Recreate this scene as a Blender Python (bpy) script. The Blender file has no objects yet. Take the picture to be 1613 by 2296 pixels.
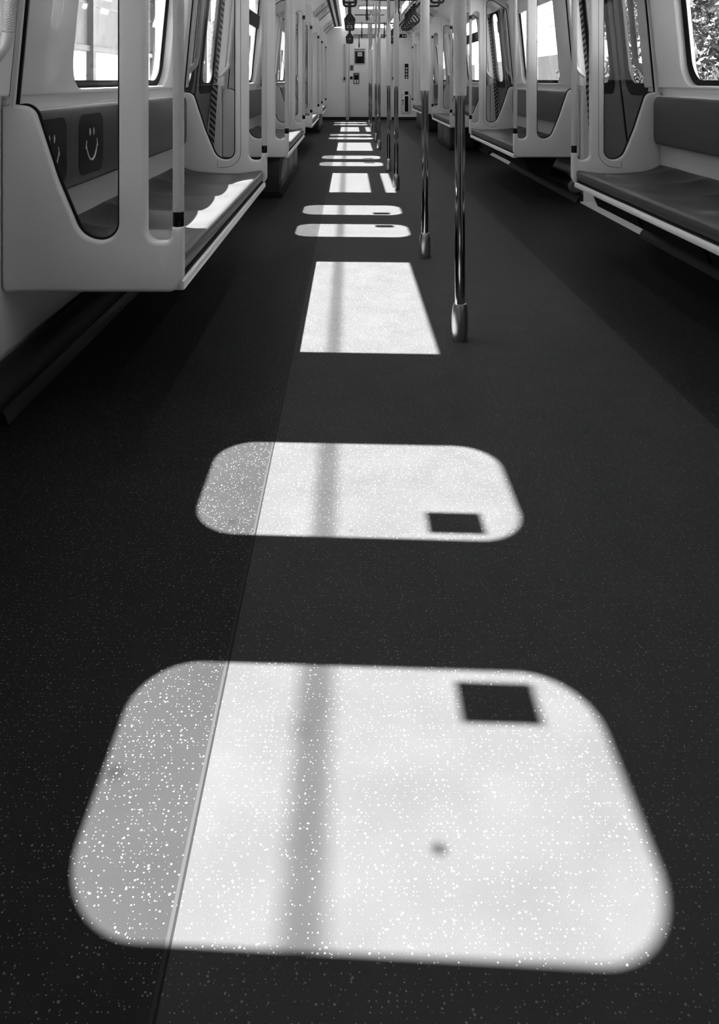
import bpy, bmesh, math, random
from mathutils import Vector
random.seed(7)
C = bpy.context.scene.collection
PI = math.pi
PER = 4.38                       # door / bench spacing along the car
CARY0, CARY1 = -5.0, 20.9

# ------------------------------------------------------------------ materials
def newmat(name):
    m = bpy.data.materials.new(name); m.use_nodes = True
    nt = m.node_tree; nt.nodes.clear()
    return m, nt, nt.nodes, nt.links

def pbr(name, g, rough=.5, metal=0., bump=0., bscale=200., var=0., vscale=3., coat=0., spec=.5):
    m, nt, N, L = newmat(name)
    out = N.new('ShaderNodeOutputMaterial'); b = N.new('ShaderNodeBsdfPrincipled')
    L.new(b.outputs[0], out.inputs[0])
    b.inputs['Base Color'].default_value = (g, g, g, 1)
    b.inputs['Roughness'].default_value = rough
    b.inputs['Metallic'].default_value = metal
    b.inputs['Coat Weight'].default_value = coat
    b.inputs['Specular IOR Level'].default_value = spec
    tc = N.new('ShaderNodeTexCoord')
    if var:
        n = N.new('ShaderNodeTexNoise'); n.inputs['Scale'].default_value = vscale; n.inputs['Detail'].default_value = 6
        L.new(tc.outputs['Object'], n.inputs['Vector'])
        mr = N.new('ShaderNodeMapRange'); mr.inputs['From Min'].default_value = .3; mr.inputs['From Max'].default_value = .7
        mr.inputs['To Min'].default_value = g*(1-var); mr.inputs['To Max'].default_value = g*(1+var)
        L.new(n.outputs[0], mr.inputs['Value']); L.new(mr.outputs[0], b.inputs['Base Color'])
    if bump:
        n = N.new('ShaderNodeTexNoise'); n.inputs['Scale'].default_value = bscale; n.inputs['Detail'].default_value = 3
        L.new(tc.outputs['Object'], n.inputs['Vector'])
        bp = N.new('ShaderNodeBump'); bp.inputs['Strength'].default_value = bump; bp.inputs['Distance'].default_value = .002
        L.new(n.outputs[0], bp.inputs['Height']); L.new(bp.outputs[0], b.inputs['Normal'])
    return m

def mth(N, L, op, a, b=None):
    n = N.new('ShaderNodeMath'); n.operation = op
    for i, v in enumerate((a, b)):
        if v is None: continue
        if isinstance(v, (int, float)): n.inputs[i].default_value = v
        else: L.new(v, n.inputs[i])
    return n.outputs[0]

def knurl(name, g, rad, k=.0066, rough=.42, metal=0.):
    """diamond-embossed sleeve round the object's own z axis"""
    m, nt, N, L = newmat(name)
    out = N.new('ShaderNodeOutputMaterial'); b = N.new('ShaderNodeBsdfPrincipled'); L.new(b.outputs[0], out.inputs[0])
    b.inputs['Roughness'].default_value = rough; b.inputs['Metallic'].default_value = metal
    tc = N.new('ShaderNodeTexCoord'); s = N.new('ShaderNodeSeparateXYZ'); L.new(tc.outputs['Object'], s.inputs[0])
    ang = mth(N, L, 'ARCTAN2', s.outputs[1], s.outputs[0])
    n_round = max(8, round(2*PI*rad/k))
    u = mth(N, L, 'MULTIPLY', ang, n_round/2.0)
    v = mth(N, L, 'MULTIPLY', s.outputs[2], PI/(k*1.15))
    a = mth(N, L, 'ABSOLUTE', mth(N, L, 'SINE', mth(N, L, 'ADD', u, v)))
    c = mth(N, L, 'ABSOLUTE', mth(N, L, 'SINE', mth(N, L, 'SUBTRACT', u, v)))
    h = mth(N, L, 'MULTIPLY', a, c)
    mr = N.new('ShaderNodeMapRange'); mr.inputs['To Min'].default_value = g*.72; mr.inputs['To Max'].default_value = g
    L.new(h, mr.inputs['Value']); L.new(mr.outputs[0], b.inputs['Base Color'])
    bp = N.new('ShaderNodeBump'); bp.inputs['Strength'].default_value = .9; bp.inputs['Distance'].default_value = .0015
    L.new(h, bp.inputs['Height']); L.new(bp.outputs[0], b.inputs['Normal'])
    return m

def glass(name, tint=.93, film=.03):
    m, nt, N, L = newmat(name)
    out = N.new('ShaderNodeOutputMaterial'); mx = N.new('ShaderNodeMixShader')
    t = N.new('ShaderNodeBsdfTransparent'); t.inputs[0].default_value = (tint, tint, tint, 1)
    g = N.new('ShaderNodeBsdfGlossy'); g.inputs['Roughness'].default_value = .02
    f = N.new('ShaderNodeLayerWeight'); f.inputs[0].default_value = .5
    sch = mth(N, L, 'ADD', mth(N, L, 'MULTIPLY', mth(N, L, 'POWER', f.outputs['Facing'], 4.), .5), film)
    L.new(sch, mx.inputs[0]); L.new(t.outputs[0], mx.inputs[1]); L.new(g.outputs[0], mx.inputs[2]); L.new(mx.outputs[0], out.inputs[0])
    return m

def emis(name, s, g=1.):
    m, nt, N, L = newmat(name)
    out = N.new('ShaderNodeOutputMaterial'); e = N.new('ShaderNodeEmission')
    e.inputs[0].default_value = (g, g, g, 1); e.inputs[1].default_value = s
    L.new(e.outputs[0], out.inputs[0]); return m

def floor_mat():
    m, nt, N, L = newmat('flecked vinyl floor')
    out = N.new('ShaderNodeOutputMaterial'); b = N.new('ShaderNodeBsdfPrincipled'); L.new(b.outputs[0], out.inputs[0])
    tc = N.new('ShaderNodeTexCoord'); P = tc.outputs['Object']
    s = N.new('ShaderNodeSeparateXYZ'); L.new(P, s.inputs[0])
    ax = mth(N, L, 'ABSOLUTE', s.outputs[0])
    centre = mth(N, L, 'LESS_THAN', ax, .631)
    def noise(sc, det=4):
        n = N.new('ShaderNodeTexNoise'); n.inputs['Scale'].default_value = sc; n.inputs['Detail'].default_value = det
        L.new(P, n.inputs['Vector']); return n.outputs[0]
    base = mth(N, L, 'ADD', mth(N, L, 'MULTIPLY', centre, FC-FS), FS)
    # worn and mottled
    nz = mth(N, L, 'ADD', mth(N, L, 'MULTIPLY', mth(N, L, 'SUBTRACT', noise(7, 8), .5), .45), 1.0)
    fine = mth(N, L, 'ADD', mth(N, L, 'MULTIPLY', mth(N, L, 'SUBTRACT', noise(900, 2), .5), .55), 1.0)
    base = mth(N, L, 'MULTIPLY', mth(N, L, 'MULTIPLY', base, nz), fine)
    # stains
    for (sx, sy, r, a) in ((-.765, 1.21, .016, .5), (-.50, 1.29, .02, .15), (-.69, 1.9, .015, .3), (-.42, 1.86, .006, .25)):
        d = mth(N, L, 'SQRT', mth(N, L, 'ADD', mth(N, L, 'POWER', mth(N, L, 'SUBTRACT', s.outputs[0], sx), 2.),
                                   mth(N, L, 'POWER', mth(N, L, 'SUBTRACT', s.outputs[1], sy), 2.)))
        d = mth(N, L, 'ADD', d, mth(N, L, 'MULTIPLY', mth(N, L, 'SUBTRACT', noise(90, 3), .5), r*.8))
        mr = N.new('ShaderNodeMapRange'); mr.interpolation_type = 'SMOOTHSTEP'
        mr.inputs['From Min'].default_value = 0; mr.inputs['From Max'].default_value = r*1.6
        mr.inputs['To Min'].default_value = 1-a; mr.inputs['To Max'].default_value = 1
        L.new(d, mr.inputs['Value']); base = mth(N, L, 'MULTIPLY', base, mr.outputs[0])
    # white flecks in three sizes
    fl = None
    for sc, th, keep in ((100., .16, .62), (180., .20, .66), (62., .105, .80)):
        v = N.new('ShaderNodeTexVoronoi'); v.inputs['Scale'].default_value = sc; v.voronoi_dimensions = '2D'
        L.new(P, v.inputs['Vector'])
        sep = N.new('ShaderNodeSeparateColor'); L.new(v.outputs['Color'], sep.inputs[0])
        rr = mth(N, L, 'MULTIPLY', sep.outputs[0], th)
        dd = mth(N, L, 'ADD', v.outputs['Distance'], mth(N, L, 'MULTIPLY', mth(N, L, 'SUBTRACT', noise(420, 1), .5), .12))
        on = mth(N, L, 'MULTIPLY', mth(N, L, 'LESS_THAN', dd, rr), mth(N, L, 'GREATER_THAN', sep.outputs[1], keep))
        fl = on if fl is None else mth(N, L, 'MAXIMUM', fl, on)
    mx = N.new('ShaderNodeMix'); mx.data_type = 'FLOAT'
    L.new(fl, mx.inputs[0]); L.new(base, mx.inputs[2]); mx.inputs[3].default_value = .12
    # welded seam: bright bead with a dark groove beside it
    da = mth(N, L, 'SUBTRACT', ax, .6315)
    groove = mth(N, L, 'LESS_THAN', mth(N, L, 'ABSOLUTE', da), .0016)
    bead = mth(N, L, 'LESS_THAN', mth(N, L, 'ABSOLUTE', mth(N, L, 'SUBTRACT', da, .0042)), .0022)
    c1 = N.new('ShaderNodeMix'); c1.data_type = 'FLOAT'; L.new(bead, c1.inputs[0]); L.new(mx.outputs[0], c1.inputs[2]); c1.inputs[3].default_value = FS*1.7
    c2 = N.new('ShaderNodeMix'); c2.data_type = 'FLOAT'; L.new(groove, c2.inputs[0]); L.new(c1.outputs[0], c2.inputs[2]); c2.inputs[3].default_value = FS*.6
    L.new(c2.outputs[0], b.inputs['Base Color'])
    b.inputs['Roughness'].default_value = .62
    b.inputs['Specular IOR Level'].default_value = .08
    bp = N.new('ShaderNodeBump'); bp.inputs['Strength'].default_value = .25; bp.inputs['Distance'].default_value = .001
    L.new(noise(600, 2), bp.inputs['Height']); L.new(bp.outputs[0], b.inputs['Normal'])
    return m

def stripes_mat():
    m, nt, N, L = newmat('diagonal warning stripes')
    out = N.new('ShaderNodeOutputMaterial'); b = N.new('ShaderNodeBsdfPrincipled'); L.new(b.outputs[0], out.inputs[0])
    tc = N.new('ShaderNodeTexCoord'); s = N.new('ShaderNodeSeparateXYZ'); L.new(tc.outputs['Object'], s.inputs[0])
    d = mth(N, L, 'SUBTRACT', s.outputs[2], mth(N, L, 'ABSOLUTE', s.outputs[0]))
    f = mth(N, L, 'FRACT', mth(N, L, 'MULTIPLY', d, 1/.052))
    on = mth(N, L, 'LESS_THAN', f, .5)
    v = mth(N, L, 'ADD', mth(N, L, 'MULTIPLY', on, -.33), .345)
    L.new(v, b.inputs['Base Color']); b.inputs['Roughness'].default_value = .5
    return m

def brushed(name, g, rough):
    m, nt, N, L = newmat(name)
    out = N.new('ShaderNodeOutputMaterial'); b = N.new('ShaderNodeBsdfPrincipled'); L.new(b.outputs[0], out.inputs[0])
    b.inputs['Base Color'].default_value = (g, g, g, 1); b.inputs['Metallic'].default_value = 1; b.inputs['Roughness'].default_value = rough
    tc = N.new('ShaderNodeTexCoord'); mp = N.new('ShaderNodeMapping'); mp.inputs['Scale'].default_value = (400, 400, 6)
    L.new(tc.outputs['Object'], mp.inputs[0]); n = N.new('ShaderNodeTexNoise'); n.inputs['Scale'].default_value = 1; L.new(mp.outputs[0], n.inputs['Vector'])
    bp = N.new('ShaderNodeBump'); bp.inputs['Strength'].default_value = .15; bp.inputs['Distance'].default_value = .001
    L.new(n.outputs[0], bp.inputs['Height']); L.new(bp.outputs[0], b.inputs['Normal'])
    return m

def foliage_mat():
    m, nt, N, L = newmat('leaves')
    out = N.new('ShaderNodeOutputMaterial'); b = N.new('ShaderNodeBsdfPrincipled'); L.new(b.outputs[0], out.inputs[0])
    oi = N.new('ShaderNodeTexCoord'); n = N.new('ShaderNodeTexNoise'); n.inputs['Scale'].default_value = 5; n.inputs['Detail'].default_value = 4
    L.new(oi.outputs['Object'], n.inputs['Vector'])
    mr = N.new('ShaderNodeMapRange'); mr.inputs['From Min'].default_value = .35; mr.inputs['From Max'].default_value = .65
    mr.inputs['To Min'].default_value = .006; mr.inputs['To Max'].default_value = .07
    L.new(n.outputs[0], mr.inputs['Value']); L.new(mr.outputs[0], b.inputs['Base Color'])
    b.inputs['Roughness'].default_value = .4
    return m

FC, FS = .0305, .0115
M = {}
M['plastic'] = pbr('pale moulded plastic', .60, .38, bump=.12, bscale=900)
M['wall'] = pbr('pale wall laminate', .76, .30, bump=.05, bscale=700, coat=.2)
M['ceiling'] = pbr('white ceiling enamel', .78, .45)
M['door'] = pbr('grey painted door', .13, .5, var=.12, vscale=2, spec=.18)
M['seat'] = pbr('dark grey seat shell', .034, .36, var=.12, vscale=4, spec=.45)
M['strip'] = pbr('light grey laminate strip', .45, .5)
M['rail'] = pbr('satin aluminium', .85, .35, .2)
M['chrome'] = pbr('polished steel', .62, .09, 1.)
M['sleeve'] = brushed('brushed steel', .55, .30)
M['collar'] = pbr('dark collar metal', .05, .22, 1.)
M['black'] = pbr('black rubber', .004, .6, spec=.15)
M['gloss'] = pbr('glossy black vinyl', .004, .22, spec=.2)
M['frit'] = pbr('black glass border', .004, .5, spec=.08)
M['white'] = pbr('white print', .75, .5)
M['midgrey'] = pbr('mid grey board', .11, .5)
M['darkgrey'] = pbr('dark grey trim', .018, .6, spec=.12)
M['under'] = pbr('dark underseat panel', .012, .6, spec=.12)
M['board'] = pbr('light advert board', .50, .35, var=.18, vscale=14)
M['trough'] = pbr('dark trough sheet', .008, .6, spec=.1)
M['box'] = pbr('dark equipment box paint', .03, .4, var=.3, vscale=9)
M['grip'] = knurl('embossed pole grip', .80, .0255)
M['screengrip'] = knurl('embossed rail grip', .60, .017, k=.0060)
M['doorgrip'] = knurl('embossed door handle', .55, .019, k=.0062)
M['glass'] = glass('window glass', .92)
M['screenglass'] = glass('screen glass', .88, .012)
M['light'] = emis('lit diffuser', 0.9)
M['stripes'] = stripes_mat()
M['floor'] = floor_mat()
M['ground'] = pbr('pale ballast and concrete', .48, .9, var=.3, vscale=1.5)
M['barrier'] = pbr('weathered pale panel', .085, .6, var=.1, vscale=2)
M['barrierglass'] = pbr('milky acrylic panel', .5, .3)
M['barpost'] = pbr('galvanised post', .06, .5)
M['siding'] = pbr('white siding', .80, .7)
M['leaf'] = foliage_mat()
M['bark'] = pbr('bark', .08, .9, var=.3, vscale=8)
M['screen'] = pbr('grey window pane', .022, .6, spec=.1)
M['joint'] = pbr('siding joint', .02, .8)
M['strap'] = pbr('black strap', .012, .5)

# ------------------------------------------------------------------ builders
def finish(name, me, m, parent=None, smooth=True):
    o = bpy.data.objects.new(name, me); C.objects.link(o)
    if m is not None and not me.materials: me.materials.append(m)
    if smooth:
        me.shade_smooth()
        try: me.set_sharp_from_angle(angle=math.radians(38))
        except Exception: pass
    if parent is not None: o.parent = parent
    return o

def bm_obj(name, bm, m, parent=None, smooth=True, origin=None):
    bmesh.ops.recalc_face_normals(bm, faces=bm.faces)
    if origin is not None: bmesh.ops.translate(bm, verts=bm.verts, vec=-Vector(origin))
    me = bpy.data.meshes.new(name); bm.to_mesh(me); bm.free()
    o = finish(name, me, m, parent, smooth)
    if origin is not None: o.location = origin
    return o

def rp(pts):
    """closed polygon of (x, y, r): corners rounded with radius r"""
    out = []; n = len(pts)
    for i in range(n):
        p = pts[i]; P = Vector(p[:2]); r = p[2] if len(p) > 2 else 0
        if r <= 0: out.append((P.x, P.y)); continue
        A = Vector(pts[i-1][:2]); B = Vector(pts[(i+1) % n][:2])
        u = (A-P).normalized(); v = (B-P).normalized()
        ang = u.angle(v)
        t = min(r/math.tan(ang/2), (A-P).length*.499, (B-P).length*.499); rr = t*math.tan(ang/2)
        c = P + (u+v).normalized()*(rr/math.sin(ang/2))
        a0 = P+u*t-c; a1 = P+v*t-c
        th0 = math.atan2(a0.y, a0.x); d = math.atan2(a1.y, a1.x)-th0
        while d > PI: d -= 2*PI
        while d < -PI: d += 2*PI
        k = max(3, int(abs(d)/math.radians(9)))
        for j in range(k+1):
            th = th0+d*j/k; out.append((c.x+rr*math.cos(th), c.y+rr*math.sin(th)))
    return out

def plate_mesh(loops, thick, bev, fmap, res=2):
    cu = bpy.data.curves.new('t', 'CURVE'); cu.dimensions = '2D'; cu.fill_mode = 'BOTH'
    cu.extrude = max(thick/2-bev, 0.0001); cu.bevel_depth = bev; cu.bevel_resolution = res; cu.offset = -bev
    for lp in loops:
        s = cu.splines.new('POLY'); s.points.add(len(lp)-1); s.use_cyclic_u = True
        for q, p in zip(s.points, lp): q.co = (p[0], p[1], 0, 1)
    o = bpy.data.objects.new('t', cu); C.objects.link(o)
    dg = bpy.context.evaluated_depsgraph_get(); dg.update()
    me = bpy.data.meshes.new_from_object(o.evaluated_get(dg))
    bpy.data.objects.remove(o); bpy.data.curves.remove(cu)
    for v in me.vertices: v.co = fmap(v.co.x, v.co.y, v.co.z)
    bm = bmesh.new(); bm.from_mesh(me)
    bmesh.ops.remove_doubles(bm, verts=bm.verts, dist=1e-5)
    bmesh.ops.recalc_face_normals(bm, faces=bm.faces)
    bm.to_mesh(me); bm.free(); me.materials.clear()
    return me

def plate(name, loops, thick, bev, fmap, m, parent=None, res=2):
    return finish(name, plate_mesh(loops, thick, bev, fmap, res), m, parent)

def add_box(bm, x0, x1, y0, y1, z0, z1, bev=0.):
    x0, x1 = min(x0, x1), max(x0, x1)
    r = bmesh.ops.create_cube(bm, size=1); vs = r['verts']
    for v in vs:
        v.co = Vector(((x0+x1)/2+v.co.x*(x1-x0), (y0+y1)/2+v.co.y*(y1-y0), (z0+z1)/2+v.co.z*(z1-z0)))
    if bev:
        es = list({e for v in vs for e in v.link_edges})
        bmesh.ops.bevel(bm, geom=es, offset=bev, segments=2, affect='EDGES', profile=.5)

def box(name, x0, x1, y0, y1, z0, z1, m, parent=None, bev=0., smooth=True):
    bm = bmesh.new(); add_box(bm, x0, x1, y0, y1, z0, z1, bev)
    return bm_obj(name, bm, m, parent, smooth)

def add_lathe(bm, prof, x, y, seg=28):
    """profile of (radius, z) turned about a vertical axis"""
    rings = []
    for r, z in prof:
        rings.append([bm.verts.new((x+r*math.cos(2*PI*i/seg), y+r*math.sin(2*PI*i/seg), z)) for i in range(seg)])
    for a, b in zip(rings, rings[1:]):
        for i in range(seg):
            bm.faces.new((a[i], a[(i+1) % seg], b[(i+1) % seg], b[i]))
    for rg in (rings[0], rings[-1]):
        try: bm.faces.new(rg)
        except Exception: pass

def lathe(name, prof, x, y, m, parent=None, seg=28, origin=None):
    bm = bmesh.new(); add_lathe(bm, prof, x, y, seg)
    return bm_obj(name, bm, m, parent, origin=origin)

def add_tube(bm, pts, r, seg=10, closed=False):
    pts = [Vector(p) for p in pts]; n = len(pts); rings = []
    prev = None
    for i, p in enumerate(pts):
        a = pts[(i-1) % n] if (closed or i > 0) else p
        b = pts[(i+1) % n] if (closed or i < n-1) else p
        t = (b-a).normalized()
        if prev is None:
            ref = Vector((0, 0, 1)) if abs(t.z) < .9 else Vector((1, 0, 0))
            u = t.cross(ref).normalized()
        else:
            u = (prev-t*prev.dot(t)).normalized()
        prev = u; w = t.cross(u)
        rr = r[i] if isinstance(r, (list, tuple)) else r
        rings.append([bm.verts.new(p+(u*math.cos(2*PI*k/seg)+w*math.sin(2*PI*k/seg))*rr) for k in range(seg)])
    m_ = n if closed else n-1
    for i in range(m_):
        A, B = rings[i], rings[(i+1) % n]
        for k in range(seg): bm.faces.new((A[k], A[(k+1) % seg], B[(k+1) % seg], B[k]))
    if not closed:
        bm.faces.new(rings[0]); bm.faces.new(rings[-1])

def tube(name, pts, r, m, parent=None, seg=10, closed=False, origin=None):
    bm = bmesh.new(); add_tube(bm, pts, r, seg, closed)
    return bm_obj(name, bm, m, parent, origin=origin)

def prism_y(name, prof, y0, y1, m, parent=None):
    bm = bmesh.new()
    a = [bm.verts.new((x, y0, z)) for x, z in prof]; b = [bm.verts.new((x, y1, z)) for x, z in prof]
    n = len(prof)
    for i in range(n): bm.faces.new((a[i], a[(i+1) % n], b[(i+1) % n], b[i]))
    bm.faces.new(a); bm.faces.new(b)
    return bm_obj(name, bm, m, parent)

def empty(name, loc, label=None, cat=None, group=None, kind=None):
    o = bpy.data.objects.new(name, None); C.objects.link(o); o.location = loc; o.empty_display_size = .1
    bpy.context.view_layer.update()
    tag(o, label, cat, group, kind); return o

def tag(o, label=None, cat=None, group=None, kind=None):
    if label: o['label'] = label
    if cat: o['category'] = cat
    if group: o['group'] = group
    if kind: o['kind'] = kind
    return o

def put(o, root):
    """parent o (built in world coordinates) to root without moving it"""
    o.parent = root; o.location = Vector(o.location)-Vector(root.location); return o

def copy_tree(o, parent=None):
    c = o.copy(); C.objects.link(c)
    if parent is not None: c.parent = parent
    for ch in list(o.children): copy_tree(ch, c)
    return c

# wall geometry -----------------------------------------------------------
def xi(z): return 1.45-.097*max(0., z-.93)      # inner face of side wall
def xg(z): return 1.505-.097*max(0., z-.93)     # plane of the glass and door leaves
def xi2(z): return 1.45-.097*(z-.93)
def xg2(z): return 1.505-.097*(z-.93)
def xd2(z): return 1.55-.10*(z-.98)            # plane of the door glass
def xd(z): return 1.55-.10*max(0., z-.98)
def door_c(n): return 1.69+PER*n
def bench_y(n): return (2.57+PER*n, 5.08+PER*n)
SIDES = ((-1, 'left'), (1, 'right'))
ORD = ['nearest', 'second', 'third', 'fourth', 'farthest']

# floor --------------------------------------------------------------------
tag(box('floor', -1.72, 1.72, CARY0, CARY1, -.12, 0, M['floor'], smooth=False),
    'dark flecked vinyl floor with a paler centre strip', 'floor', kind='structure')

# ceiling ------------------------------------------------------------------
prof = [(-1.385, 1.872), (-1.0, 2.13), (-.80, 2.31), (-.62, 2.325), (-.50, 2.35), (.50, 2.35), (.62, 2.325), (.80, 2.31), (1.0, 2.13), (1.385, 1.872),
        (1.445, 1.872), (1.445, 2.62), (-1.445, 2.62), (-1.445, 1.872)]
tag(prism_y('ceiling', prof, CARY0-.1, CARY1+.1, M['ceiling']), 'pale ceiling with sloping coves on both sides', 'ceiling', kind='structure')

# end walls ------------------------------------------------------------------
tag(box('wall_far', -1.56, 1.56, CARY1, CARY1+.1, 0.0, 2.3, M['wall'], smooth=False), 'pale grey end wall with a door and signs', 'wall', kind='structure')
tag(box('wall_behind_camera', -1.56, 1.56, CARY0-.1, CARY0, 0, 2.3, M['wall'], smooth=False), 'pale end wall behind the viewpoint', 'wall', kind='structure')
tag(box('baseboard_far', -1.40, 1.40, CARY1-.015, CARY1, 0, .075, M['darkgrey']), 'dark skirting along the end wall', 'baseboard', kind='structure')

# side walls -----------------------------------------------------------------
WT1, WT2 = 1.716, 1.86
def win_type(side, n):       # 1: fixed pane, 2: pane with hopper above a bar
    k = n if side < 0 else n+1
    return 1 if k % 2 == 0 else 2
def win_y(n): return (3.13+PER*n, 4.66+PER*n)

for sx, sn in SIDES:
    # lower wall: solid between doors; upper wall: plate with window and door openings
    segs = []
    ds = [door_c(n) for n in range(5)]
    y = CARY0
    bm = bmesh.new()
    for d in ds:
        add_box(bm, sx*1.475, sx*1.54, y, d-.74, 0, .95); y = d+.74
    add_box(bm, sx*1.475, sx*1.54, y, CARY1, 0, .95)
    for v in bm.verts:
        if abs(v.co.x) > 1.51: v.co.x += sx*.10*(.95-v.co.z)/.95
    # upper plate
    outer = [(CARY0, .95), (ds[0]-.74, .95)]
    for i, d in enumerate(ds):
        outer += [(d-.74, 1.90, .06), (d+.74, 1.90, .06), (d+.74, .95)]
        outer += [(ds[i+1]-.74, .95)] if i < 4 else [(CARY1, .95)]
    outer += [(CARY1, 1.93), (CARY0, 1.93)]
    loops = [rp(outer)]
    for n in range(4):
        a, b = win_y(n)
        loops.append(rp([(a-.055, .968, .13), (b+.055, .968, .13), (b+.055, WT2, .05), (a-.055, WT2, .05)]))
    f = lambda a, b, c, sx=sx: Vector((sx*(xi2(b)+.046+c), a, b))
    me = plate_mesh(loops, .092, .010, f)
    bm.from_mesh(me); bpy.data.meshes.remove(me)
    tag(bm_obj('wall_'+sn, bm, M['wall']), 'pale moulded %s side wall with window and door openings' % sn, 'wall', kind='structure')
    # rounded cove at wall foot
    for i in range(4):
        ya = ds[i]+.74; yb = ds[i+1]-.74
        pr = [(sx*1.475, 0), (sx*1.415, 0), (sx*1.42, .02), (sx*1.435, .045), (sx*1.475, .07)]
        o = prism_y('baseboard_'+sn, pr, ya, yb, M['darkgrey'])
        tag(o, 'dark coved skirting under the %s %s bench' % (ORD[i], sn), 'baseboard', kind='structure')
        # raised pale panel joint of the window surround
    for n in range(4):
        a, b = win_y(n); t = win_type(sx, n)
        root = empty('window_%d' % (n+1 + (0 if sx < 0 else 4)), (sx*xg(1.4), (a+b)/2, .985),
                     ('%s window on the %s side, above the %s bench, %s' % (ORD[n], sn, ORD[n], 'one undivided pane' if t == 1 else 'with a dark hopper bar near its top')),
                     'window', kind='structure')
        fg = lambda p, q, c, sx=sx: Vector((sx*(xg2(q)-.012+c), p, q))
        top = WT1 if t == 1 else WT2
        # black border
        o = plate('window_border', [rp([(a-.075, .965, .14), (b+.075, .965, .14), (b+.075, WT2+.01, .05), (a-.075, WT2+.01, .05)]),
                                    rp([(a, .998, .12), (b, .998, .12), (b, top-.0, .004), (a, top-.0, .004)])], .008, .001, fg, M['frit'])
        put(o, root)
        fg2 = lambda p, q, c, sx=sx: Vector((sx*(xg2(q)-.004+c), p, q))
        put(plate('glass_pane', [rp([(a-.07, .97, .13), (b+.07, .97, .13), (b+.07, WT2+.005, .04), (a-.07, WT2+.005, .04)])], .005, .0005, fg2, M['glass'], res=0), root)
        if t == 1:
            put(plate('header_panel', [rp([(a-.05, WT1, .01), (b+.05, WT1, .01), (b+.05, WT2, .02), (a-.05, WT2, .02)])], 0.022, .004,
                      lambda p, q, c, sx=sx: Vector((sx*(xg2(q)-.022+c), p, q)), M['plastic']), root)
        else:
            put(plate('hopper_bar', [rp([(a-.05, 1.555, .006), (b+.05, 1.555, .006), (b+.05, 1.69, .006), (a-.05, 1.69, .006)])], 0.024, .004,
                      lambda p, q, c, sx=sx: Vector((sx*(xg2(q)-.022+c), p, q)), M['frit']), root)

    # doors
    for n in range(5):
        dc = ds[n]
        root = empty('door_%d' % (n+1+(0 if sx < 0 else 5)), (sx*xg(1.), dc, 0), '%s pair of sliding doors on the %s side' % (ORD[n], sn), 'door', kind='structure')
        for k in (-1, 1):
            g0, g1 = dc+k*.2025, dc+k*.6715
            hole = rp([(g0-k*.03, .955, .145), (g1+k*.03, .955, .145), (g1+k*.03, 1.895, .145), (g0-k*.03, 1.895, .145)])
            dm = lambda off: (lambda p, q, c, sx=sx: Vector((sx*(xd2(q)+off+c), p, q)))
            up = plate_mesh([rp([(dc+k*.006, .93), (dc+k*.775, .93), (dc+k*.775, 2.06), (dc+k*.006, 2.06)]), hole], .032, .002, dm(.004), res=1)
            bmx = bmesh.new(); bmx.from_mesh(up); bpy.data.meshes.remove(up)
            b2 = bmesh.new(); add_box(b2, sx*1.543, sx*1.575, dc+k*.006, dc+k*.775, .012, .935)
            for v in b2.verts: v.co.x += sx*.11*(.935-v.co.z)/.935
            t2 = bpy.data.meshes.new('t'); b2.to_mesh(t2); b2.free(); bmx.from_mesh(t2); bpy.data.meshes.remove(t2)
            leaf = bm_obj('door_leaf', bmx, M['door']); put(leaf, root)
            ring = plate('window_border', [rp([(g0-k*.075, .895, .12), (g1+k*.065, .895, .12), (g1+k*.065, 1.935, .15), (g0-k*.075, 1.935, .15)]),
                                    rp([(g0, .977, .125), (g1, .977, .125), (g1, 1.846, .125), (g0, 1.846, .125)])], .010, .0015, dm(-.014), M['frit'])
            gp = plate('glass_pane', [rp([(g0-k*.03, .96, .14), (g1+k*.03, .96, .14), (g1+k*.03, 1.89, .14), (g0-k*.03, 1.89, .14)])], .005, .0005, dm(-.004), M['glass'], res=0)
            s0 = dc+k*(.228); s1 = dc+k*(.318)
            st = plate('warning_sticker', [rp([(s0, 1.60, .003), (s1, 1.60, .003), (s1, 1.745, .003), (s0, 1.745, .003)])], .0016, .0002, dm(-.0085), M['midgrey'], res=0)
            for ch in (gp, st, ring): ch.parent = leaf; ch.location = (0, 0, 0)
            if sx < 0 and n == 0 and k == -1:
                dsp = lathe('dirt_spot', [(.001, 0), (.009, 0), (.009, .001), (.001, .001)], 0, 0, M['darkgrey'], leaf, 14)
                dsp.location = (sx*(xd2(1.53)-.010), 1.155, 1.53); dsp.rotation_euler = (0, PI/2, 0)
        b2 = bmesh.new(); add_box(b2, sx*1.535, sx*1.578, dc-.012, dc+.012, .012, .95)
        for v in b2.verts: v.co.x += sx*.11*(.95-v.co.z)/.935
        put(bm_obj('rubber_seal', b2, M['black']), root)
        put(plate('rubber_seal', [rp([(dc-.012, .95), (dc+.012, .95), (dc+.012, 2.05), (dc-.012, 2.05)])], .045, .003,
                  lambda p, q, c, sx=sx: Vector((sx*(xd2(q)+.004+c), p, q)), M['black']), root)
        put(box('door_sill', sx*1.45, sx*1.70, dc-.74, dc+.74, .0, .012, M['rail']), root)
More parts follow.
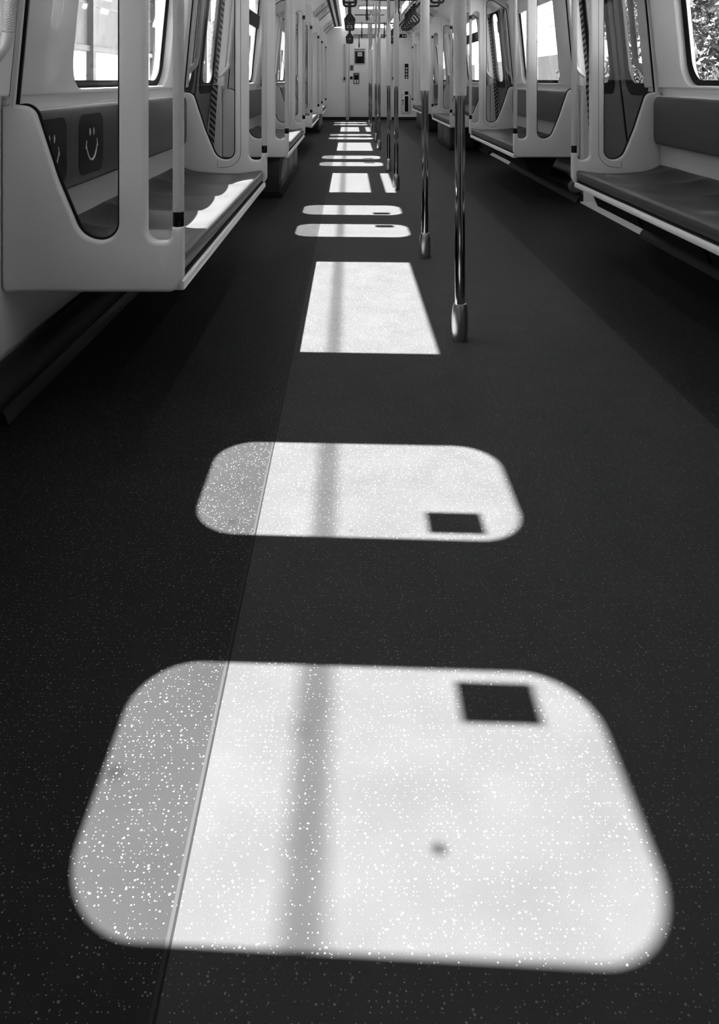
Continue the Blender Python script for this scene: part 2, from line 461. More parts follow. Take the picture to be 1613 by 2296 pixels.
        # jamb stripes on both reveals
        for k in (-1, 1):
            yj = dc+k*.739
            bmx = bmesh.new()
            for (za, zb, xa_, wa) in ((.06, .96, 1.495, .050), (.97, 1.84, 1.505, .026)):
                for q in range(6):
                    z0 = za+(zb-za)*q/6; z1 = za+(zb-za)*(q+1)/6
                    q0 = xa_-.097*max(0, z0-.93)+.055*max(0, .96-z0)/.9; q1 = xa_-.097*max(0, z1-.93)+.055*max(0, .96-z1)/.9
                    v = [bmx.verts.new(p) for p in ((sx*q0, yj-k*.0025, z0), (sx*(q0+wa), yj-k*.0025, z0), (sx*(q1+wa), yj-k*.0025, z1), (sx*q1, yj-k*.0025, z1))]
                    bmx.faces.new(v)
            r = bmesh.ops.extrude_face_region(bmx, geom=bmx.faces[:])
            bmesh.ops.translate(bmx, verts=[g for g in r['geom'] if isinstance(g, bmesh.types.BMVert)], vec=(0, k*.002, 0))
            put(bm_obj('warning_stripe', bmx, M['stripes'], smooth=False), root)
            b2 = bmesh.new(); add_box(b2, sx*1.538, sx*1.548, yj-k*.03, yj+k*.02, .02, .98)
            for v in b2.verts: v.co.x += sx*.105*(.98-v.co.z)/.95
            put(bm_obj('door_channel', b2, M['black']), root)

# door grab handles ------------------------------------------------------------
for sx, sn in SIDES:
    for n in range(5):
        for k in (-1, 1):
            if n == 0 and (sx > 0 or k < 0): continue
            yy = door_c(n)+k*.712
            pts = []
            for i in range(25):
                t = i/24.; z = 1.03+t*.86
                e = min(1., min(t, 1-t)/.10); e = math.sin(e*PI/2)
                pts.append((sx*(xi(z)+.045-.072*e), yy+k*.022*(1-e), z))
            which = 'near' if k < 0 else 'far'
            root = empty('curved_handrail', (sx*(xi(1.4)-.04), yy, 1.03),
                         'bowed embossed grab handle on the %s pillar of the %s door, %s side' % (which, ORD[n], sn), 'handrail', 'bowed handles beside the doors')
            mid = [p for i, p in enumerate(pts) if 3 <= i <= 21]
            org = Vector((sx*(xi(1.4)-.027), yy, 1.03))
            put(tube('grip', mid, .019, M['doorgrip'], origin=org, seg=16), root)
            for seg_ in (pts[:4], pts[21:]): put(tube('mount', seg_, .0165, M['plastic'], seg=12), root)

# draught screens ----------------------------------------------------------------
U0 = .927
def screen_loops():
    outer = [(.955, .36, .03), (1.472, .36, .02), (1.472, .920, .0), (1.447, .93, 0), (xi(1.85)-.003, 1.85, 0), (1.345, 1.885, .0), (1.15, 2.005, .03), (1.06, 2.04, .06), (U0, 2.02, .16),
             (U0, 1.727, .004), (.959, 1.727, .004), (.965, 1.775, .030), (1.038, 1.775, .036), (1.038, .512, .037), (.961, .512, .034), (.961, .556, .004), (U0, .556, .004), (U0, .40, .04)]
    hole = [(1.12, .516, .078), (1.228, .516, .085), (1.305, .70, .25), (1.376, .918, .09), (1.435, .926, .0), (xi(1.8)-.012, 1.80, .03), (1.20, 1.90, .06), (1.12, 1.90, .07)]
    return rp(outer), rp(hole)
so, sh = screen_loops()
def make_screen(sx, facing):
    """origin on the floor line, screen centred on y=0; facing -1: door side faces the viewer, +1: bench side"""
    root = empty('draught_screen', (0, 0, 0))
    f = lambda a, b, c: Vector((sx*a, c, b))
    plate('screen_frame', [so, sh], .052, .013, f, M['plastic'], root, res=3)
    plate('glass_pane', [sh], .006, .0005, f, M['screenglass'], root, res=0)
    tube('gasket', [(sx*a, 0, b) for a, b in sh], 0.008, M['black'], root, 6, True)
    gx = sx*(U0+.017)
    lathe('grab_grip', [(.0160, .60), (.0172, .601), (.0172, 1.683), (.0160, 1.684)], 0, 0, M['screengrip'], root, 24).location = (gx, 0, 0)
    for z in (.556, 1.684):
        lathe('collar', [(.0165, z), (.0168, z+.002), (.0168, z+.041), (.0165, z+.043)], 0, 0, M['collar'], root, 24).location = (gx, 0, 0)
    # cover seam on the bench side
    ys = .0262*facing*-1
    pts = [(sx*1.085, ys, 2.0), (sx*1.085, ys, .56)]
    for i in range(1, 8):
        a = PI/2*i/8; pts.append((sx*(1.085+.10*(1-math.cos(a))), ys, .56-.09*math.sin(a)))
    pts += [(sx*1.21, ys, .468), (sx*1.225, ys, .468), (sx*1.225, ys, .505)]
    tube('cover_seam', pts, .0012, M['darkgrey'], root, 5)
    if facing < 0:
        bmx = bmesh.new()
        add_tube(bmx, [(sx*(1.172+.009*math.cos(2*PI*i/14)), -.004, .545+.011*math.sin(2*PI*i/14)) for i in range(14)], .0007, 4, True)
        add_box(bmx, sx*1.1715, sx*1.1725, -.0046, -.004, .536, .554)
        for zz, ll in ((.549, .018), (.544, .012)):
            add_box(bmx, sx*1.158, sx*(1.158-ll), -.0046, -.004, zz, zz+.0014)
        o = bm_obj('glass_mark', bmx, M['midgrey'], root); o['label'] = 'faint maker mark etched low on the glass'
    return root
protos = {}
for sx, sn in SIDES:
    for n in range(4):
        for k, fc, lab in ((0, -1, 'near'), (1, 1, 'far')):
            key = (sx, k)
            if key not in protos: o = protos[key] = make_screen(sx, fc)
            else: o = copy_tree(protos[key])
            o.location = (0, (2.545 if k == 0 else 5.107)+PER*n, 0)
            tag(o, 'moulded draught screen with grip rail, %s end of the %s %s bench' % (lab, ORD[n], sn), 'screen', 'draught screens at the bench ends')

# benches --------------------------------------------------------------------------
def seat_z(u, yy):
    # u: distance from centre, yy: along bench from its near end
    if u < 1.34: b = .452-.012*math.sin(PI*min(1, max(0, (u-.96)/.38)))
    else: b = .452+.038*((u-1.34)/.12)**1.5
    w = min(1, max(0, (u-.972)/.13)); w = w*w*(3-2*w)
    ph = (yy-.04)/.44
    s = abs(math.sin(PI*ph))
    r = min(1, max(0, (1.465-u)/.06)); w *= r*r*(3-2*r)
    return b+w*.022*(1-s**.75)-.006*w
def make_bench(sx, sticker=False, trough=False):
    root = empty('bench_seat', (0, 0, 0)); Ln = 2.485
    bm = bmesh.new()
    prof = [(1.45, .42), (1.20, .366), (1.0, .372), (.975, .382), (.956, .387), (.951, .398), (.948, .418), (.947, .436), (.950, .4465), (.958, .4515)]
    us = [.972, .99, 1.01, 1.04, 1.07, 1.10, 1.14, 1.18, 1.22, 1.26, 1.30, 1.34, 1.37, 1.40, 1.43, 1.46]
    ny = 132; rows = []
    for j in range(ny+1):
        yy = Ln*j/ny
        rows.append([bm.verts.new((sx*u, yy, z)) for u, z in prof]+[bm.verts.new((sx*u, yy, seat_z(u, yy))) for u in us]+[bm.verts.new((sx*1.468, yy, .47))])
    m_ = len(rows[0])
    for a, b in zip(rows, rows[1:]):
        for i in range(m_): bm.faces.new((a[i], a[(i+1) % m_], b[(i+1) % m_], b[i]))
    bm.faces.new(rows[0]); bm.faces.new(rows[-1])
    o = bm_obj('seat_cushion', bm, M['seat'], root); o.data.set_sharp_from_angle(angle=math.radians(60))
    # backrest
    f = lambda a, b, c: Vector((sx*(1.430+c), a, b))
    plate('backrest', [rp([(.012, .615, .05), (Ln-.012, .615, .05), (Ln-.012, .90, .06), (.012, .90, .06)])], .05, .014, f, M['seat'], root, res=3)
    box('back_strip', sx*1.455, sx*1.475, 0, Ln, .47, .66, M['strip'], root)
    box('top_ledge', sx*1.418, sx*1.475, 0, Ln, .888, .906, M['wall'], root, bev=.004)
    # front rail
    bm = bmesh.new(); add_box(bm, sx*.932, sx*.975, -.0, Ln+.0, .350, .3825, .009)
    bm_obj('front_rail', bm, M['rail'], root)
    box('rail_channel', sx*.944, sx*.985, 0, Ln, .382, .3865, M['darkgrey'], root)
    box('underseat_pan', sx*.975, sx*1.475, 0, Ln, .350, .364, M['under'], root)
    if trough:
        for a, b in ((.02, .86), (.90, 1.66), (1.70, Ln-.02)):
            pr = [(sx*1.02, .350), (sx*1.30, .350), (sx*1.24, .22), (sx*1.12, .215), (sx*1.07, .24)]
            prism_y('underseat_trough', pr, a, b, M['trough'], root)
    if sticker:
        for yc in (.172, .600):
            w, z0, z1 = .148, .648, .872
            fs = lambda a, b, c: Vector((sx*(1.430-.0258+c), a, b))
            s = plate('face_sticker', [rp([(yc-w, z0, .05), (yc+w, z0, .05), (yc+w, z1, .05), (yc-w, z1, .05)])], .0016, .0003, fs, M['gloss'], root, res=0)
            s['label'] = 'glossy black sticker with two eyes and a smile'
            bm = bmesh.new()
            def P(a, b): return Vector((sx*(1.430-.0270), a, b))
            for e in (-.023, .023):
                add_tube(bm, [P(yc+e, .818), P(yc+e, .804), P(yc+e, .790)], [.0012, .0036, .0012], 6)
            pts = []; rs = []
            for i in range(19):
                t = i/18.; a = -1.15+2.3*t
                pts.append(P(yc+.068*math.sin(a)/math.sin(1.15), .762-.064*(math.cos(a)-math.cos(1.15))/(1-math.cos(1.15)))); rs.append(.0010+.0028*math.sin(PI*t))
            add_tube(bm, pts, rs, 6)
            for e in (-1, 1):
                add_tube(bm, [P(yc+e*.062, .774), P(yc+e*.074, .744)], .0015, 6)
            bm_obj('smile_lines', bm, M['white'], s)
    return root
for sx, sn in SIDES:
    pr_b = {}
    for n in range(4):
        st = (sx < 0 and n == 0)
        tr = sx > 0 and n in (0, 1)
        if st: o = make_bench(sx, True)
        elif tr not in pr_b: o = pr_b[tr] = make_bench(sx, False, tr)
        else: o = copy_tree(pr_b[tr])
        o.location = (0, 2.5825+PER*n, 0)
        tag(o, 'long dark grey bench seat with two smiling-face stickers, nearest on the left' if st else
            'long dark grey bench seat, %s along the %s wall' % (ORD[n], sn), 'bench', 'bench seats along the walls')

# under-bench things ------------------------------------------------------------------
def eq_box(sx, y0, y1, label):
    root = empty('equipment_box', (sx*1.2, (y0+y1)/2, 0), label, 'box', 'equipment boxes under the benches')
    bm = bmesh.new(); add_box(bm, sx*1.02, sx*1.36, y0, y1, .035, .349, .006)
    put(bm_obj('box_body', bm, M['box']), root)
    bm = bmesh.new(); add_box(bm, sx*1.0, sx*1.34, y0-.02, y1+.02, 0.0, .03, .004)
    put(bm_obj('kick_plinth', bm, M['under']), root)
    k = int((y1-y0)/.6)
    for i in range(k):
        a = y0+.05+(y1-y0-.1)*i/k; b = y0+.05+(y1-y0-.1)*(i+1)/k-.03
        bm = bmesh.new(); add_box(bm, sx*1.012, sx*1.024, a, b, .06, .30, .004)
        d = bm_obj('access_panel', bm, M['box']); put(d, root)
eq_box(-1, 7.16, 9.50, 'long dark equipment box under the second left bench')
eq_box(-1, 16.1, 18.2, 'long dark equipment box under the farthest left bench')
eq_box(1, 12.0, 13.75, 'long dark equipment box under the third right bench')
eq_box(1, 16.3, 18.1, 'long dark equipment box under the farthest right bench')
for sx, n, lab in ((-1, 0, 'nearest left'), (1, 0, 'nearest right'), (1, 1, 'second right'), (-1, 2, 'third left')):
    y0, y1 = bench_y(n)
    if n == 0: y0 = 2.0 if sx < 0 else y0
    root = empty('heater_duct', (sx*1.417, (y0+y1)/2, .0), 'dark round heater duct running under the %s bench' % lab, 'duct', 'heater ducts under the benches')
    z = .130
    put(tube('duct_body', [(sx*1.417, y0-.10, z), (sx*1.417, y1+.10, z)], .055, M['under'], seg=20), root)
    for a, b in ((y0-.13, y0-.10), (y1+.10, y1+.13)):
        put(tube('end_cap', [(sx*1.417, a, z), (sx*1.417, (a+b)/2, z), (sx*1.417, b, z)], [.042, .057, .057] if a < y0 else [.057, .057, .042], M['midgrey'], seg=20), root)

# poles --------------------------------------------------------------------------------
def make_pole():
    root = empty('grab_pole', (0, 0, 0))
    lathe('pole_tube', [(.0195, .01), (.0195, 2.35)], 0, 0, M['chrome'], root, 40)
    lathe('grip_sleeve', [(.0215, .938), (.0255, .94), (.0255, 1.595), (.0215, 1.597)], 0, 0, M['grip'], root, 40)
    pr = [(.0285, 0), (.0300, .004), (.0315, .03), (.0322, .06), (.0318, .09), (.0295, .115), (.0262, .132), (.0240, .1395), (.0195, .1405)]
    lathe('base_sleeve', pr, 0, 0, M['sleeve'], root, 40)
    lathe('top_flange', [(.0195, 2.27), (.028, 2.275), (.033, 2.33), (.034, 2.35)], 0, 0, M['sleeve'], root, 30)
    return root
P0 = None
PN = ['nearest', 'second nearest', 'third nearest', 'fourth nearest', 'fifth from the viewer', 'sixth from the viewer', 'seventh from the viewer', 'farthest']
for i in range(8):
    if P0 is None: o = P0 = make_pole()
    else: o = copy_tree(P0)
    o.location = (0.0, (3.225 if i % 2 == 0 else 4.72)+4.42*(i//2), 0)
    tag(o, '%s chrome floor-to-ceiling pole with pale embossed grip' % PN[i], 'pole', 'poles down the centre of the aisle')

# overhead rails -------------------------------------------------------------------------
for sx, sn in SIDES:
    root = empty('overhead_rail', (sx*.424, 11, 2.0), 'long steel overhead rail along the %s half of the ceiling' % sn, 'rail')
    put(tube('rail_tube', [(sx*.424, 1.0, 2.0), (sx*.424, 20.6, 2.0)], .017, M['chrome'], seg=14), root)
    for q in range(10):
        y = 1.5+q*2.1
        put(tube('bracket', [(sx*.424, y, 2.01), (sx*.44, y, 2.2), (sx*.46, y, 2.36)], .012, M['sleeve'], seg=10), root)
for n in range(2, 5):
    y = door_c(n)
    root = empty('cross_rail', (0, y, 2.0), '%s steel rail crossing the car above the doors' % ['first visible', 'middle', 'farthest'][n-2], 'rail', 'cross rails above the doors')
    put(tube('rail_tube', [(-.41, y, 2.0), (.41, y, 2.0)], .016, M['chrome'], seg=12), root)
    put(tube('bracket', [(0, y, 2.0), (0, y, 2.355)], .012, M['sleeve'], seg=10), root)

def make_strap():
    root = empty('hanging_strap', (0, 0, 0))
    bm = bmesh.new()
    add_box(bm, -.021, .021, -.009, .009, -.150, .0, .003)
    add_tube(bm, [(.0, .0195*math.cos(2*PI*i/14), .0195*math.sin(2*PI*i/14)) for i in range(14)], .004, 6, True)
    bm_obj('strap', bm, M['strap'], root)
    pts = rp([(-.012, -.135, .008), (.012, -.135, .008), (.066, -.205, .02), (.056, -.252, .022), (-.056, -.252, .022), (-.066, -.205, .02)])
    tube('handle', [(a, 0, b) for a, b in pts], .012, M['strap'], root, 8, True)
    return root
S0 = None
def strap(x, y, rot, label, group):
    global S0
    if S0 is None: o = S0 = make_strap()
    else: o = copy_tree(S0)
    o.location = (x, y, 2.0); o.rotation_euler = (0, 0, rot); tag(o, label, 'hanging strap', group)
for sx, sn in SIDES:
    for gi, (ys, gl) in enumerate((([6.9, 7.3, 7.7, 8.1, 8.5], 'front'), ([11.0, 11.4, 11.8, 12.2, 12.6], 'middle'), ([15.6, 16.0, 16.4, 16.8, 17.15], 'back'))):
        for i, y in enumerate(ys):
            strap(sx*.424, y, random.uniform(-.12, .12), 'black hanging strap handle, number %s of the %s cluster on the %s overhead rail' % (['one', 'two', 'three', 'four', 'five'][i], gl, sn),
                  'strap handles on the overhead rails')
for n in range(2, 5):
    for sx, sn in SIDES:
        strap(sx*.2-.01, door_c(n), PI/2+random.uniform(-.1, .1), 'black strap handle seen edge-on, %s side of the %s cross rail' % (sn, ['first visible', 'middle', 'farthest'][n-2]),
              'strap handles on the cross rails')

# ceiling lights, slots, boards -----------------------------------------------------------
for sx, sn in SIDES:
    for i in range(15):
        y0 = -1.9+1.52*i
        root = empty('ceiling_light', (sx*.56, y0+.75, 2.33), '%s ceiling light panel, counted %d from the end wall' % (sn, 15-i), 'light', 'lit strips along the %s ceiling' % sn)
        bm = bmesh.new(); add_box(bm, sx*.512, sx*.606, y0+.01, y0+1.50, 2.325, 2.345)
        put(bm_obj('diffuser', bm, M['light']), root)
        bm = bmesh.new(); add_box(bm, sx*.500, sx*.512, y0, y0+1.52, 2.318, 2.35); add_box(bm, sx*.606, sx*.618, y0, y0+1.52, 2.318, 2.35); add_box(bm, sx*.5, sx*.618, y0+1.50, y0+1.51, 2.318, 2.35)
        put(bm_obj('light_frame', bm, M['ceiling']), root)
    for j, (xa, xb) in enumerate(((.752, .80), (.655, .704))):
        zz = 2.3055 if j == 0 else 2.314
        tag(box('trim_%d' % (j+1+(0 if sx < 0 else 2)), sx*xa, sx*xb, CARY0, 20.6, zz, zz+.02, M['darkgrey']),
            'dark air slot along the %s ceiling, %s one' % (sn, 'outer' if j == 0 else 'inner'), 'trim', kind='structure')
for i, (ya, yb, xa, xb) in enumerate(((15.25, 15.75, -.24, .27), (19.85, 20.3, -.33, .42))):
    root = empty('ceiling_light', ((xa+xb)/2, (ya+yb)/2, 2.34), 'bright crosswise ceiling light, %s' % ['in front of the far vent slot', 'close to the end wall'][i], 'light')
    put(box('diffuser', xa, xb, ya, yb, 2.335, 2.36, M['light']), root)
    bm = bmesh.new()
    for a in (xa-.02, xb): add_box(bm, a, a+.02, ya-.02, yb+.02, 2.33, 2.36)
    for b in (ya-.02, yb): add_box(bm, xa-.02, xb+.02, b, b+.02, 2.33, 2.36)
    put(bm_obj('light_frame', bm, M['ceiling']), root)
tag(box('ceiling_vent', -.32, .30, 17.3, 17.5, 2.343, 2.36, M['black']), 'narrow black vent slot across the middle of the ceiling', 'vent')

# cove boards: slope from (1.0,2.13) to (.80,2.31)
def cove_plate(name, sx, y0, y1, s0, s1, m, parent=None, th=.008, off=.006):
    def p(s): return Vector((1.04-.24*s/1., 2.0985+.2115*s))          # s 0..1 up the slope
    nrm = Vector((-.66, -.75))
    f = lambda a, b, c: Vector((sx*(1.04-.24*b+nrm.x*(off+c)), a, 2.0985+.2115*b+nrm.y*(off+c)))
    return plate(name, [[(y0, s0), (y1, s0), (y1, s1), (y0, s1)]], th, .0008, f, m, parent, res=0)
for sx, sn in SIDES:
    i = 0
    for n in range(1, 5):
        for dy, w in ((-1.1, .95), (.15, .95)):
            y0 = door_c(n)+dy
            root = empty('poster_board', (sx*.93, y0, 2.2), 'printed board in the sloping %s cove, %s end of the %s door' % (sn, 'near' if dy < 0 else 'far', ORD[n]), 'poster', 'printed boards in the ceiling coves')
            put(cove_plate('board', sx, y0, y0+w, .03, .97, M['board'], th=.010), root)
            put(cove_plate('dark_band', sx, y0+w-.24, y0+w-.06, .06, .94, M['midgrey'], th=.014), root)
            put(cove_plate('print_block', sx, y0+.10, y0+.2, .55, .80, M['midgrey'], th=.0135), root)
            for q in (.30, .42, .54):
                put(cove_plate('print_line', sx, y0+q, y0+q+.03, .15, .75, M['strip'], th=.0135), root)
            put(cove_plate('board_edge', sx, y0+w-.02, y0+w, .03, .97, M['darkgrey'], th=.016), root)
        y0 = door_c(n)-1.35
        root = empty('dome_camera', (sx*.93, y0, 2.2), 'small black dome camera in the %s cove before the %s door' % (sn, ORD[n]), 'camera', 'small dome cameras in the coves')
        bm = bmesh.new()
        bmesh.ops.create_uvsphere(bm, u_segments=14, v_segments=8, radius=.035)
        for v in bm.verts: v.co += Vector((sx*.905, y0, 2.205))
        put(bm_obj('dome', bm, M['gloss']), root)
        put(lathe('base_ring', [(.02, 0), (.048, 0), (.048, .012), (.02, .012)], 0, 0, M['darkgrey']), root)
        r_ = root.children[-1]; r_.location = Vector((sx*.92, y0, 2.215))-Vector(root.location); r_.rotation_euler = (0, sx*-.72, 0)

# end wall details ----------------------------------------------------------------------------
YE = CARY1
def ex(px): return (px-784.5)/90.-.424
def ez(py): return 1+(179-py)/90.
root = empty('door_11', (.04, YE-.01, 0), 'pale end door in the far wall', 'door', kind='structure')
put(box('door_leaf', -.44, .56, YE-.022, YE+.0, .075, 2.02, M['wall'], bev=.004), root)
put(box('door_frame', -.518, -.44, YE-.035, YE, .0, 2.07, M['plastic'], bev=.005), root)
put(box('door_frame', .56, .62, YE-.035, YE, .0, 2.07, M['plastic'], bev=.005), root)
put(box('door_frame', -.44, .56, YE-.035, YE, 2.02, 2.07, M['plastic'], bev=.005), root)
put(box('joint_line', -.446, -.438, YE-.037, YE-.03, .075, 2.02, M['darkgrey']), root)
for x, l in ((-.555, 'left'), (.66, 'right')):
    root = empty('grab_bar', (x, YE-.05, 1.0), 'thin grey vertical grab bar on the end wall, %s of the end door' % l, 'grab bar', 'grab bars beside the end door')
    put(tube('bar', [(x, YE-.05, 1.03), (x, YE-.05, 1.86)], .014, M['strip'], seg=12), root)
    put(box('mount', x-.02, x+.02, YE-.066, YE, 1.0, 1.07, M['darkgrey'], bev=.004), root)
    put(box('mount', x-.012, x+.012, YE-.06, YE, 1.84, 1.88, M['darkgrey'], bev=.003), root)
root = empty('framed_notice', (ex(807), YE-.03, ez(144)), 'framed notice with dark picture on the end door', 'notice')
put(box('frame', ex(794), ex(820), YE-.04, YE-.022, ez(144), ez(108), M['strip'], bev=.003), root)
bm = bmesh.new(); add_box(bm, ex(796.5), ex(817.5), YE-.0425, YE-.039, ez(142), ez(115)); put(bm_obj('picture', bm, M['darkgrey']), root)
bm = bmesh.new(); add_box(bm, ex(802), ex(812.5), YE-.044, YE-.042, ez(126.5), ez(117)); put(bm_obj('picture_highlight', bm, M['strip']), root)
bm = bmesh.new(); add_box(bm, ex(801), ex(813), YE-.0445, YE-.042, ez(141.5), ez(127)); put(bm_obj('picture_shadow', bm, M['black']), root)
bm = bmesh.new()
for i in range(9): add_box(bm, ex(796.3+i*2.4), ex(797.9+i*2.4), YE-.0425, YE-.039, ez(112.6), ez(110.4))
put(bm_obj('heading', bm, M['darkgrey']), root)
root = empty('notice_plate', (ex(789), YE-.03, ez(158)), 'small grey notice plate on the end door under the framed notice', 'notice')
put(box('plate', ex(785), ex(793), YE-.03, YE-.022, ez(158), ez(146), M['midgrey'], bev=.002), root)
put(box('symbol', ex(788.2), ex(789.8), YE-.032, YE-.029, ez(156), ez(148), M['darkgrey']), root)
tag(box('switch_plate', ex(785), ex(791), YE-.034, YE-.022, ez(178), ez(171.3), M['darkgrey'], bev=.003), 'small dark square plate beside the intercom', 'plate')
root = empty('intercom', (ex(799), YE-.03, ez(187.5)), 'dark emergency intercom box on the end door with a white label', 'intercom')
put(box('housing', ex(792.5), ex(806), YE-.05, YE-.022, ez(187.5), ez(163.3), M['midgrey'], bev=.006), root)
put(box('face', ex(795), ex(804), YE-.053, YE-.048, ez(178.5), ez(166), M['black'], bev=.001), root)
put(box('label_plate', ex(795), ex(804), YE-.053, YE-.048, ez(185.5), ez(179.5), M['white'], bev=.001), root)
put(box('label_symbol', ex(798), ex(801), YE-.055, YE-.052, ez(184), ez(181), M['darkgrey']), root)
put(box('slot', ex(796), ex(803), YE-.055, YE-.052, ez(168), ez(166.8), M['strip']), root)
root = empty('display_panel', (.06, YE-.04, ez(83.5)), 'long dark display strip above the end door', 'display')
put(box('housing', ex(793), ex(866), YE-.06, YE-.0, ez(83.6), ez(77.6), M['black'], bev=.003), root)
bm = bmesh.new()
random.seed(3)
for i in range(16):
    x = 796+i*4.3+random.uniform(-.5, .5)
    if random.random() < .8: add_box(bm, ex(x), ex(x+random.uniform(1, 2.4)), YE-.0625, YE-.059, ez(82.2), ez(82.2-random.uniform(1.4, 3)))
put(bm_obj('lit_characters', bm, M['midgrey']), root)
def pict_sign(x0, x1, y0, y1, cells, label, horiz):
    root = empty('pictogram_sign', (ex((x0+x1)/2), YE-.01, ez(y1)), label, 'sign')
    put(box('plate', ex(x0), ex(x1), YE-.008, YE, ez(y1), ez(y0), M['black'], bev=.001), root)
    for i in range(cells):
        t0 = i/cells; t1 = (i+1)/cells
        if horiz: a, b, c, d = x0+(x1-x0)*t0+.8, x0+(x1-x0)*t1-.8, y0+1.2, y1-1.2
        else: a, b, c, d = x0+1, x1-1, y0+(y1-y0)*t0+.9, y0+(y1-y0)*t1-.9
        if i == 0: continue
        cx, cz = (ex(a)+ex(b))/2, (ez(c)+ez(d))/2; r = min(abs(ex(b)-ex(a)), abs(ez(c)-ez(d)))/2
        put(tube('pictogram', [(cx+r*.8*math.cos(2*PI*k/14), YE-.009, cz+r*.8*math.sin(2*PI*k/14)) for k in range(14)], .0055, M['white'], closed=True, seg=6), root)
        put(tube('pictogram', [(cx-r*.55, YE-.0095, cz+r*.5), (cx+r*.5, YE-.0095, cz-r*.5)], .0055, M['white'], seg=6), root)
pict_sign(896, 912, 76.5, 84.5, 3, 'wide black pictogram sign high on the end wall at right', True)
pict_sign(908, 916, 143, 176.5, 5, 'tall black pictogram sign on the end wall above the cabinet', False)
pict_sign(908, 916, 205, 212, 1, 'small black sign plate directly above the cabinet', True)
root = empty('extinguisher_cabinet', (ex(910), YE-.01, ez(253.5)), 'pale wall cabinet with a tall black slot and small latch', 'cabinet')
put(box('cabinet_door', ex(901), ex(920), YE-.014, YE, ez(253.5), ez(212.3), M['wall'], bev=.003), root)
put(box('window_slot', ex(908), ex(916), YE-.017, YE-.012, ez(250.5), ez(215.5), M['black'], bev=.001), root)
put(box('latch', ex(902), ex(906), YE-.03, YE-.012, ez(226.5), ez(223.8), M['black'], bev=.002), root)
put(box('latch_label', ex(903.2), ex(904.8), YE-.017, YE-.012, ez(236), ez(228), M['midgrey'], bev=.001), root)
bm = bmesh.new()
for (x0, x1, z0, z1) in ((900.6, 901.4, 254, 212), (919.6, 920.4, 254, 212), (901, 920, 254, 253.2), (901, 920, 212.8, 212)):
    add_box(bm, ex(x0), ex(x1), YE-.0155, YE-.013, ez(z0), ez(z1))
put(bm_obj('door_gap', bm, M['midgrey']), root)

# ------------------------------------------------------------------ outside
bm = bmesh.new()
add_box(bm, -60, 60, -30, 90, -1.25, -1.1)
tag(bm_obj('ground', bm, M['ground'], smooth=False), 'pale ground outside the train', 'ground', kind='structure')

# noise barrier at left
XB = -4.3
root = empty('noise_barrier', (XB, 15, -1.1), 'long pale trackside barrier with posts outside the left windows', 'barrier')
put(box('kerb_wall', XB-.12, XB+.12, -14, 60, -1.1, .82, M['barrier'], smooth=False), root)
for i, (z0, z1, mm) in enumerate(((.84, .90, 'barpost'), (.94, .99, 'barpost'), (1.42, 1.50, 'barpost'), (2.10, 2.14, 'barpost'))):
    put(box('rail', XB-.05, XB+.05+.03*(i == 2), -14, 60, z0, z1, M[mm], smooth=False), root)
put(box('clear_panel', XB-.02, XB+.02, -14, 60, .99, 1.42, M['barrierglass'], smooth=False), root)
put(box('upper_panel', XB-.03, XB+.03, -14, 60, 1.50, 2.60, M['barrier'], smooth=False), root)
for i in range(38):
    y = -13+i*1.95
    put(box('post', XB-.05, XB+.12, y-.07, y+.07, -1.1, 2.68, M['barpost'], smooth=False), root)
# cable high outside, its soft shadow runs down the floor
root = empty('overhead_cable', (-4.0, 10, 4.6), 'thin dark cable strung high outside the left windows', 'cable')
put(tube('cable_wire', [(-4.0, -14, 4.60), (-4.0, 2, 4.575), (-4.0, 15, 4.55), (-4.0, 60, 4.6)], .0115, M['black'], seg=8), root)
for y in (-12, 24, 58):
    put(tube('cable_post', [(-4.45, y, -1.1), (-4.45, y, 4.9), (-4.0, y, 4.58)], .06, M['barpost'], seg=10), root)

# building at right, far along
root = empty('building', (7, 50, -1.1), 'white sided trackside building outside the right windows', 'building')
bx = 6.2
put(box('wall', bx, bx+5, 25.0, 75, -1.1, 7.5, M['siding'], smooth=False), root)
for i in range(22):
    z = -.6+i*.42
    put(box('siding_joint', bx-.015, bx+.01, 25.0, 75, z, z+.02, M['joint'], smooth=False), root)
for i in range(11):
    y = 26.0+i*4.4
    f = box('building_window', bx-.07, bx, y, y+3.4, .30, 2.05, M['siding'], smooth=False); put(f, root)
    g = box('window_pane', bx-.09, bx-.05, y+.25, y+3.15, .55, 1.8, M['screen'], smooth=False); g.parent = f

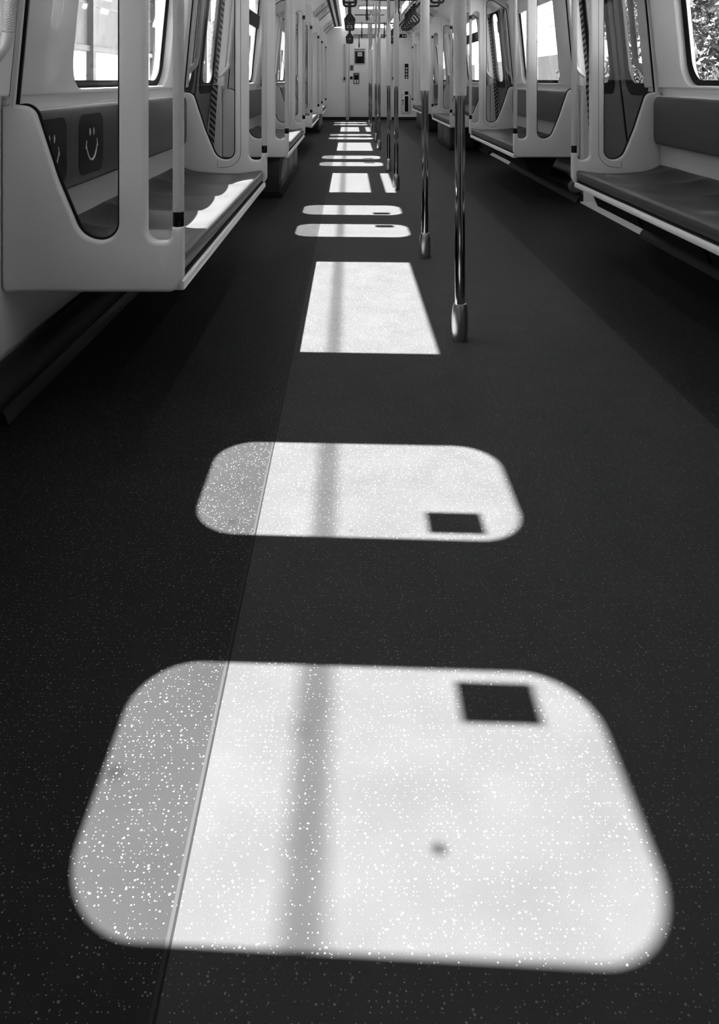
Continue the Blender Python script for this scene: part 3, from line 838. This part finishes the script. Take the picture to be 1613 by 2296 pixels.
# trees at right, close by
def make_tree(seed, h, rad, nleaf=9000):
    rnd = random.Random(seed)
    root = empty('tree', (0, 0, 0))
    bm = bmesh.new()
    add_tube(bm, [(0, 0, 0), (.05, .03, h*.3), (-.04, .06, h*.6), (.02, 0, h*.92)], [.14, .11, .08, .03], 9)
    tr = bm_obj('trunk', bm, M['bark'], root)
    bm = bmesh.new()
    blobs = [(Vector((rnd.uniform(-1, 1)*rad*.75, rnd.uniform(-1, 1)*rad*.9, rnd.uniform(.12, 1)*h)), rnd.uniform(.3, .55)) for _ in range(34)]
    for i in range(14):
        c = blobs[i][0]
        add_tube(bm, [(0, 0, c.z*.7), tuple(c*.6+Vector((0, 0, c.z*.3))), tuple(c)], [.04, .025, .01], 6)
    bm_obj('branches', bm, M['bark'], root)
    bm = bmesh.new()
    for i in range(nleaf):
        c, r = rnd.choice(blobs)
        d = Vector((rnd.gauss(0, 1), rnd.gauss(0, 1), rnd.gauss(0, 1))).normalized()*r*rnd.random()**.4
        p = c+d; s = rnd.uniform(.025, .07)
        u = Vector((rnd.gauss(0, 1), rnd.gauss(0, 1), rnd.gauss(0, 1))).normalized(); w = u.cross(Vector((rnd.gauss(0, 1), rnd.gauss(0, 1), rnd.gauss(0, 1)))).normalized()
        v = [bm.verts.new(p+u*s*1.5), bm.verts.new(p+w*s*.6), bm.verts.new(p-u*s*1.5), bm.verts.new(p-w*s*.6)]
        bm.faces.new(v)
    bm_obj('foliage', bm, M['leaf'], root, smooth=False)
    return root
T = [make_tree(11, 6.5, 1.5), make_tree(23, 5.6, 1.7)]
spots = [(5.6, 8.0), (6.0, 10.1), (5.5, 12.2), (6.3, 14.2), (5.7, 16.1), (7.6, 9.2), (7.8, 12.0), (7.9, 15.0), (5.9, 5.9), (6.1, 18.2), (6.5, 19.8), (7.0, 21.3)]
TL = ['first tree row, beside the nearest right window', 'first tree row, second trunk', 'first tree row, third trunk', 'first tree row, fourth trunk', 'first tree row, fifth trunk',
      'tree behind the first row, nearest', 'tree behind the first row, middle', 'tree behind the first row, farthest', 'tree nearest the viewer, at the right window edge',
      'first tree row, sixth trunk', 'first tree row, seventh trunk', 'last leafy tree before the white building']
for i, (x, y) in enumerate(spots):
    o = T[i] if i < 2 else copy_tree(T[i % 2])
    o.location = (x, y, -1.1); o.rotation_euler = (0, 0, i*1.3)
    tag(o, 'leafy tree outside the right windows: '+TL[i], 'tree', 'trees outside the right windows')

# ------------------------------------------------------------------ light
w = bpy.data.worlds.new('World'); bpy.context.scene.world = w; w.use_nodes = True
nt = w.node_tree; nt.nodes.clear(); N, L = nt.nodes, nt.links
out = N.new('ShaderNodeOutputWorld'); bg = N.new('ShaderNodeBackground'); sky = N.new('ShaderNodeTexSky')
sky.sky_type = 'HOSEK_WILKIE'; sky.turbidity = 6; sky.ground_albedo = .3
sd = Vector((-1, .055, 1.3)).normalized(); sky.sun_direction = sd
bw = N.new('ShaderNodeRGBToBW'); L.new(sky.outputs[0], bw.inputs[0]); L.new(bw.outputs[0], bg.inputs[0])
bg.inputs[1].default_value = 6.0
L.new(bg.outputs[0], out.inputs[0])
sun = bpy.data.lights.new('sun', 'SUN'); sun.energy = 26; sun.angle = math.radians(.53)
so_ = bpy.data.objects.new('sun', sun); C.objects.link(so_); so_.location = (-6, 5, 9)
so_.rotation_euler = (-sd).to_track_quat('-Z', 'Y').to_euler()

# ------------------------------------------------------------------ camera
cam = bpy.data.cameras.new('camera'); co = bpy.data.objects.new('camera', cam); C.objects.link(co)
co.location = (-.424, 0, 1.0); co.rotation_euler = (PI/2, 0, 0)
cam.sensor_fit = 'AUTO'; cam.sensor_width = 36; cam.lens = 1880/2296*36
cam.shift_x = (806.5-784.5)/2296; cam.shift_y = (179-1148)/2296
cam.clip_start = .05; cam.clip_end = 300
bpy.context.scene.camera = co
vs = bpy.context.scene.view_settings
vs.view_transform = 'Standard'; vs.look = 'None'; vs.exposure = 2.15; vs.gamma = 1; vs.use_curve_mapping = False
